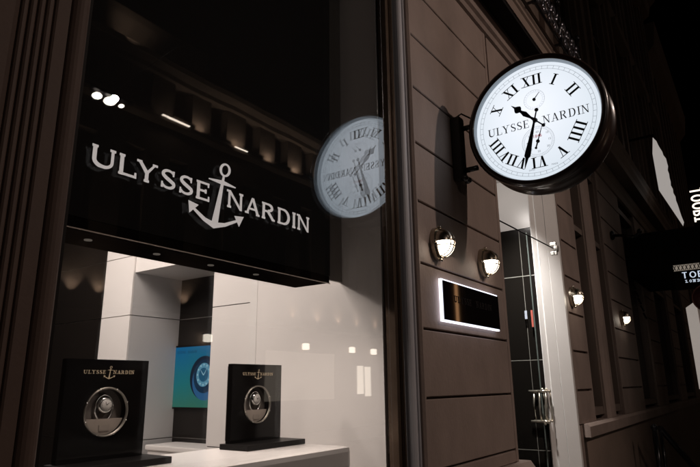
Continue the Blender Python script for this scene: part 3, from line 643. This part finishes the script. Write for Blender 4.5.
# ================================================================== NEIGHBOURING BUILDING
nb = empty('neighbouring_building', (9, 1.4, 0), 'dark brown rusticated terrace facade with tall windows beyond the shop door', 'building')
def gpil(x0, x1, z0=1.26, z1=4.1, y=1.35):
    b = B(); cuts = [z0] + [q for q in [1.203 + .3312 * k for k in range(12)] if z0 + .02 < q < z1 - .02] + [z1]
    for a, c in zip(cuts, cuts[1:]):
        b.box(x0 + .04, x1 - .04, y, 1.5, a + (.01 if a != z0 else 0), c - (.01 if c != z1 else 0))
    b.box(x0, x0 + .0395, y, 1.5, z0, z1); b.box(x1 - .0395, x1, y, 1.5, z0, z1)
    b.box(x0 + .04, x1 - .04, y + .03, 1.52, z0, z1)
    return b.build('rusticated_pilaster', STONE, nb)
gpil(5.20, 5.78); gpil(7.10, 8.42); gpil(9.6, 10.6); gpil(12.2, 13.2); gpil(14.8, 16.8)
WGL = mat('night_window_glass', (.015, .014, .014), .06, spec=.7)
def gwin(x0, x1, z0=1.30, z1=4.0):
    f = B()
    f.box(x0, x0 + .06, 1.372, 1.50, z0, z1); f.box(x1 - .06, x1, 1.372, 1.50, z0, z1); f.box(x0 + .0605, x1 - .0605, 1.376, 1.5, z1 - .08, z1); f.box(x0 + .0605, x1 - .0605, 1.376, 1.5, z0, z0 + .07)
    f.box(x0 + .0605, x1 - .0605, 1.38, 1.5, 3.1, 3.16)
    w_ = f.build('window_frame', mat('window_frame_paint', (.16, .12, .10), .5), nb)
    B().box(x0 + .061, x1 - .061, 1.45, 1.48, z0 + .071, z1 - .081).build('pane', WGL, w_)
gwin(5.80, 6.28); gwin(6.60, 7.08)
b = B(); b.prism([(6.285, 1.50), (6.285, 1.36), (6.33, 1.33), (6.40, 1.345), (6.44, 1.325), (6.50, 1.345), (6.55, 1.33), (6.595, 1.36), (6.595, 1.5)], 1.26, 4.1); b.build('mullion_pier', STONE, nb)
gwin(8.44, 9.58); gwin(10.62, 12.18); gwin(13.22, 14.78)
b = B(); b.prism([(1.30, 1.15), (1.30, 1.235), (1.32, 1.258), (1.5, 1.258), (1.5, 1.15)], 5.32, 16.8, 'x'); b.build('sill_course', STONE, nb)
B().box(5.37, 16.8, 1.352, 1.5, 0, 1.149).build('base_wall', STONE2, nb)
b = B(); b.box(5.205, 5.315, 1.36, 1.5, 0, 1.25); b.build('base_pier', STONE, nb)
b = B()
b.prism([(1.36, 4.102), (1.335, 4.12), (1.32, 4.20), (1.30, 4.24), (1.29, 4.325), (1.6, 4.325), (1.6, 4.102)], 5.205, 16.8, 'x')
b.prism([(1.15, 4.34), (1.15, 4.43), (1.12, 4.49), (1.12, 4.56), (1.09, 4.60), (1.6, 4.60), (1.6, 4.34)], 5.205, 16.8, 'x')
b.build('string_course', STONE2, nb)
# upper storeys: wall with tall recessed windows and giant pilasters
def upper(par, X0, X1, zt, m):
    b = B(); xx = X0; wins = []
    while xx < X1 - .4:
        b.box(xx, min(xx + .9, X1), 1.35, 1.6, 4.602, zt)
        b.box(xx + .12, min(xx + .28, X1), 1.30, 1.349, 4.85, zt - 1.0); b.box(xx + .62, min(xx + .78, X1), 1.30, 1.349, 4.85, zt - 1.0)
        wx0, wx1 = xx + .9, xx + 2.0
        if wx1 < X1:
            for fz in (4.602, 8.1):
                b.box(wx0, wx1, 1.37, 1.6, fz, fz + .55); b.box(wx0, wx1, 1.37, 1.6, fz + 3.1, min(fz + 3.497, zt)); wins.append((wx0, wx1, fz + .55, fz + 3.1))
                b.prism([(1.37, fz + 3.12), (1.24, fz + 3.2), (1.22, fz + 3.3), (1.37, fz + 3.3)], wx0 - .1, wx1 + .1, 'x')
        xx += 2.0
    b.build('upper_wall', m, par)
    for x0, x1, z0, z1 in wins:
        f = B().box(x0, x0 + .07, 1.42, 1.5, z0, z1).box(x1 - .07, x1, 1.42, 1.5, z0, z1).box((x0 + x1) / 2 - .03, (x0 + x1) / 2 + .03, 1.43, 1.5, z0, z1).box(x0 + .07, x1 - .07, 1.425, 1.5, z0 + 1.7, z0 + 1.76).build('upper_window', MATS['window_frame_paint'], par)
        B().box(x0 + .071, x1 - .071, 1.47, 1.49, z0, z1).build('pane', WGL, f)
    c = B().prism([(1.35, zt - .7), (1.2, zt - .6), (1.15, zt - .35), (1.0, zt - .2), (.95, zt), (1.6, zt), (1.6, zt - .7)], X0, X1, 'x'); c.build('top_cornice', m, par)
upper(nb, 5.205, 16.8, 12.4, STONE2)
# farther building
fb = empty('far_building', (20, 1.4, 0), 'lower dark building at the far end of the terrace', 'building')
b = B(); b.box(16.82, 24.5, 1.45, 4, 0, 11.6); b.prism([(1.45, 10.6), (1.2, 10.9), (1.1, 11.6), (1.45, 11.6)], 16.82, 24.5, 'x')
for q in range(8): b.box(17.0 + q * .95, 17.3 + q * .95, 1.38, 1.449, .5, 10.4)
b.build('wall', STONE2, fb)
for q in range(7):
    for zz in (1.2, 4.6, 7.8): B().box(17.38 + q * .95, 17.87 + q * .95, 1.43, 1.4495, zz, zz + 2.2).build('window', WGL, fb)

# black awning box
aw = empty('awning_box', (9, .8, 2.8), 'deep black shop awning projecting over the pavement at the right', 'awning')
B().box(8.45, 10.2, -.25, 1.345, 2.98, 3.55, .02).build('canopy', BLKMAT, aw)
vl = B(); vl.box(8.452, 10.19, -.24, -.21, 2.72, 2.975)
for q in range(6): vl.tube([(8.47, 1.33 - q * .02, 2.98 - q * .10), (8.47, 1.30 - q * .02, 2.90 - q * .10)], .012, 6)
vl.build('valance', BLKMAT, aw)
# hanging sign below the awning
ts = empty('hanging_sign', (8.5, .4, 2.75), 'small black hanging sign with white letters TOB at the right edge', 'sign')
B().box(8.40, 8.44, -.2, .80, 2.73, 2.975).build('board', BLKMAT, ts)
WL = emit('cool_lit_letter', (.75, .85, 1), .8)
tx = B(); letters(tx, 'TOB', .16, .12, .62, .22, lambda u, v, d: (8.399 - d, .715 - u * .088, 2.872 + v * .080), thick=.002); tx.build('lettering', WL, ts, norm=False)
tx = B(); letters(tx, 'LOND', .2, .16, .5, .3, lambda u, v, d: (8.399 - d, .685 - u * .034, 2.815 + v * .034), thick=.002); tx.build('small_lettering', WL, ts, norm=False)
# lit tracery over the shop entrance below the awning
tg = empty('tracery_panel', (8.6, .7, 3.0), 'small lit lattice fanlight just under the black awning', 'fanlight')
B().box(8.442, 8.448, .50, .80, 2.982, 3.06).build('lit_glass', emit('fanlight_glow', (.62, .52, .42), .35), tg)
b = B()
for q in range(7): b.tube([(8.438, .80 - q * .045, 2.985), (8.438, .77 - q * .045, 3.055)], .005, 5).tube([(8.436, .77 - q * .045, 2.985), (8.436, .80 - q * .045, 3.055)], .005, 5)
b.build('lattice', IRON, tg)
# vertical neon sign
ns = empty('vertical_neon_sign', (8.4, .45, 3.7), 'vertical illuminated letter sign above the awning, cut by the right edge', 'sign')
B().box(8.47, 8.50, .15, .49, 3.56, 4.12).build('board', BLKMAT, ns)
tx = B()
letters(tx, 'TOOBI', .2, .14, .62, .12, lambda u, v, d: (8.469 - d, .475 - v * .14, 4.06 - u * .10), thick=.004, span=4.6)
tx.build('neon_letters', emit('warm_neon', (1, .86, .72), 1.6), ns, norm=False)
# round red sign
rs = empty('round_sign', (8.42, .55, 2.6), 'dark red round disc sign below the small hanging sign', 'sign')
B().lathe([(0, 0), (0, .17), (.03, .17), (.03, 0)], (8.39, .47, 2.60), 'x', 40).build('disc', mat('dark_red_enamel', (.10, .03, .03), .4), rs)
B().lathe([(-.004, .16), (-.010, .168), (-.004, .176), (.0, .176)], (8.39, .47, 2.60), 'x', 40, caps=False).build('rim', mat('red_rim', (.25, .10, .08), .35), rs)
# pale pier under the awning; light painted in as glow, dimmer on the side
wp = empty('white_pier', (8.6, .6, 1.5), 'pale slanted-top shop pier standing under the awning at the right edge', 'pillar')
B().prism([(.74, 1.50), (.745, 2.52), (.62, 2.60), (.62, 1.50)], 8.60, 8.66, 'x').build('near_face', mat('pale_pier_lit', (.62, .57, .52), .6, var=.05, emis=(.9, .8, .72), estr=.30), wp)
B().prism([(.619, 1.50), (.619, 2.605), (.30, 2.78), (.30, 1.50)], 8.62, 8.68, 'x').build('side_face', mat('pale_pier_shaded', (.42, .36, .32), .6, var=.05, emis=(.8, .65, .55), estr=.06), wp)
B().box(8.60, 8.68, .30, .742, 0, 1.498).build('base', STONE2, wp)
# glowing stand-in for a floodlit far wall: ragged pale banner
bn_ = empty('ragged_glow_sheet', (10, .85, 3.8), 'tall pale glowing banner with a ragged right edge, hanging between dark facades', 'sheet')
P = [(.945, 5.48), (.985, 5.20), (.975, 4.57), (.725, 3.93), (.705, 3.99)]
rg = []
for k in range(22):
    q = k / 21; y_ = .715 + (.80 - .715) * min(1, q * 2.2) + (.90 - .80) * max(0, (q - .75) / .25); rg.append((y_ + random.uniform(-.006, .006) + (.006 if k % 2 else 0), 4.03 + (5.40 - 4.03) * q))
B().prism(P + rg, 10.0, 10.02, 'x').build('glow_sheet', mat('pale_glow_sheet', (.7, .66, .62), .8, emis=(1, .92, .86), estr=.34), bn_)
B().box(9.99, 10.03, .93, 1.36, 5.5, 5.53).build('hanging_rod', IRON, bn_)
# dark drainpipe and bracket between the windows
dp = empty('lantern_bracket', (7.35, 1.2, 3.3), 'small dark curled iron bracket on the pilaster left of the awning', 'bracket')
b = B(); b.tube([(7.6, 1.35, 3.38), (7.6, 1.20, 3.36), (7.6, 1.10, 3.32), (7.6, 1.02, 3.36)], .018, 8); b.ball((7.6, 1.33, 3.38), .05, .03, .06, 12); b.ball((7.6, 1.02, 3.38), .03, .03, .035, 12); b.build('arm', IRON, dp)
hc = B(); hc.tube([(5.9, 1.22, 4.33), (5.9, 1.15, 4.2), (5.9, 1.13, 4.05), (5.9, 1.17, 3.93), (5.9, 1.14, 3.86)], [.05, .06, .045, .02, .006], 10)
tag(hc.build('stone_corbel', STONE2), 'carved curled corbel hanging from the cornice right of the clock', 'corbel')
# posts on the pavement
for i, (xx, yy, lab) in enumerate(((7.2, 1.10, 'black iron bollard standing nearest in front of the neighbouring base wall'),)):
    po = empty('bollard', (xx, yy, 0), lab, 'bollard')
    B().tube([(xx, yy, 0), (xx, yy, 1.10)], .028, 12).build('post', IRON, po); B().ball((xx, yy, 1.12), .036, .036, .036, 12).build('knob', IRON, po)
hr = empty('handrail', (8.0, 1.0, 0), 'black sloping handrail bar beyond the bollard', 'handrail')
B().tube([(7.45, 1.08, 1.10), (8.6, .82, .42)], .032, 10).build('bar', IRON, hr); B().tube([(7.46, 1.08, 1.08), (7.46, 1.08, 0)], .02, 8).build('post', IRON, hr); B().tube([(8.55, .83, .45), (8.55, .83, 0)], .02, 8).build('post', IRON, hr)

# ================================================================== ACROSS THE STREET (seen in the window's reflection)
OY = 2 * 1.44 - 13.5     # -10.62
ob = empty('opposite_building', (12, OY, 0), 'dark terrace across the street with uplit bays, seen mirrored in the window glass', 'building')
b = B(); b.box(-6, 30, OY - 1.5, OY - .4, 0, 12)
wins = [(12.90 + 1.50 * k, 13.60 + 1.50 * k) for k in range(-12, 10)]
# storey with windows: z 9.45..10.55
xx = -6
for x0, x1 in wins:
    b.box(xx, x0, OY - .4, OY, 9.45, 10.62); xx = x1
b.box(xx, 30, OY - .4, OY, 9.45, 10.62)
xx = -6
for x0, x1 in wins:
    b.box(xx, x0, OY - .4, OY, 5.4, 8.2); xx = x1
b.box(xx, 30, OY - .4, OY, 5.4, 8.2)
b.box(-6, 30, OY - .4, OY, 8.202, 9.1); b.box(-6, 30, OY - .4, OY, 0, 5.398)
OS = mat('opposite_stone', (.22, .165, .13), .8, spec=.2, var=.15, scale=.8, bump=.3, bscale=20)
b.build('wall', OS, ob)
b = B()
b.prism([(OY, 9.10), (OY + .22, 9.18), (OY + .25, 9.26), (OY, 9.27)], -6, 30, 'x')
b.prism([(OY, 10.62), (OY + .10, 10.66), (OY + .12, 10.80), (OY + .30, 10.95), (OY + .34, 11.1), (OY - .4, 11.1), (OY - .4, 10.62)], -6, 30, 'x')
b.prism([(OY - .1, 11.3), (OY + .30, 11.78), (OY + .36, 11.96), (OY - .4, 12.1), (OY - .4, 11.1)], -6, 10.9, 'x')
b.prism([(OY, 3.50), (OY + .22, 3.60), (OY + .25, 3.72), (OY, 3.76)], -6, 30, 'x')
for x0, x1 in wins: b.box(x0 - .06, x1 + .06, OY + .002, OY + .16, 9.40, 9.48)
b.build('cornice', OS, ob)
def upl(loc, tgt, p, sz=70, col=(1, .8, .62)): return spot('facade_uplight', loc, tgt, p, sz, col, .8, .03)
for k in range(0, 4):
    xc = 12.50 + 1.5 * k; upl((xc, OY + .20, 9.36), (xc, OY - .05, 10.6), 15, 150)
for xc in (7.33, 8.03, 10.71, 15.54, 16.97, 18.23, 19.54, 20.9): upl((xc, OY + .14, 3.80), (xc, OY + .02, 5.4), 24, 85)
upl((8.0, OY + .75, 10.9), (8.2, OY + .2, 11.9), 10, 100)
upl((10.9, OY + .20, 9.36), (10.9, OY - .05, 10.6), 11, 150)
for k, (x0, x1) in enumerate(((9.32, 10.31), (12.20, 12.76))):
    B().box(x0, x1, OY + .26, OY + .30, 9.27, 9.30).build('linear_lamp', emit('linear_lamp_glow', (1, .82, .66), 4), ob)
    if k < 1: B().box(x0 + .35, x1 + .15, OY + .05, OY + .08, 9.38, 9.41).build('linear_lamp', MATS['linear_lamp_glow'], ob)
for x0, x1, z0, z1 in ((19.5, 19.95, 1.25, 2.35), (20.05, 20.5, 1.15, 2.32)):
    B().box(x0, x1, OY + .002, OY + .02, z0, z1).build('lit_window', emit('lit_window_glow', (1, .85, .68), 1.3), ob)
B().box(28.6, 28.95, OY + .002, OY + .02, 3.0, 9.0).build('streak_strip', emit('streak_strip_glow', (1, .50, .22), 1.8), ob)  # unseen orange strip added so the name plate mirrors a streak
for x0, x1 in ((14.2, 18.0),):
    B().box(x0, x1, OY + .002, OY + .02, 1.1, 2.75).build('dim_window', emit('dim_window_glow', (1, .8, .62), .16), ob)
OLG = 'small box lanterns across the street'
lan = []
for k, (xx, zz, lab) in enumerate(((16.05, 2.95, 'small glowing box lantern across the street, mirrored left of the others'), (18.9, 2.93, 'small glowing box lantern across the street, mirrored beside the lit window'), (20.5, 2.92, 'small glowing box lantern across the street, mirrored nearest the window frame'), (11.55, 2.98, 'small glowing box lantern across the street, mirrored over the blue screen'))):
    t = empty('box_lantern', (xx, OY, zz), lab, 'lantern', OLG)
    B().box(xx - .11, xx + .11, OY + .10, OY + .28, zz - .11, zz + .11, .03).build('glass', emit('lantern_glow', (1, .86, .7), 2.6), t)
    B().box(xx - .16, xx + .16, OY + .08, OY + .32, zz + .112, zz + .14).box(xx - .03, xx + .03, OY + .002, OY + .098, zz - .02, zz + .04).build('cap', IRON, t)

# street lamp hung over the road (its reflection is the bright double lamp at the top left of the window)
sl = empty('street_lamp', (4.25, -4.85, 5.75), 'three-globe lamp hung over the street, mirrored bright at the top left of the window', 'street lamp')
LX, LY, LZ = 4.27, -4.85, 5.95
for dx, rr in ((0, .062), (.22, .078), (.42, .035)):
    B().ball((LX + dx, LY, LZ), rr * 1.15, rr, rr * .72, 20).build('globe', emit('street_globe', (1, .87, .72), 14), sl)
B().tube([(LX - .12, LY, LZ + .10), (LX + .6, LY, LZ + .10)], .03, 8).box(LX - .1, LX + .56, LY - .05, LY + .05, LZ + .075, LZ + .11).build('housing', IRON, sl)
B().tube([(LX + .2, OY, LZ + .9), (LX + .2, LY, LZ + .12)], .0025, 6).tube([(LX + .2, LY, LZ + .12), (LX + .2, 1.35, LZ + .9)], .0025, 6).build('suspension_wire', IRON, sl)
spot('street_lamp_light', (LX + .22, LY + .12, LZ), (3.1, 1.4, 2.2), 520, 80, (1, .80, .69), 1.0, .05)

# unseen second lamp added left of the view as fill, softening the clock shadow
fill_lamp = empty('street_lamp', (-3.6, LY, 5.75), 'unseen fill lamp behind the viewer to the left, added to soften the clock shadow', 'street lamp')
for dx in (0, .3): B().ball((-3.6 + dx, LY, LZ), .08, .08, .06, 20).build('globe', MATS['street_globe'], fill_lamp)
B().tube([(-3.75, LY, LZ + .09), (-3.15, LY, LZ + .09)], .03, 8).build('housing', IRON, fill_lamp)
B().tube([(-3.45, OY, LZ + .9), (-3.45, LY, LZ + .12)], .004, 6).tube([(-3.45, LY, LZ + .12), (-3.45, 1.35, LZ + .9)], .004, 6).build('suspension_wire', IRON, fill_lamp)
spot('street_lamp_light', (-3.45, LY + .12, LZ - .02), (3.1, 1.4, 2.2), 90, 60, (1, .84, .76), 1.0, .10)  # added fill aimed at the pilaster and its clock shadow
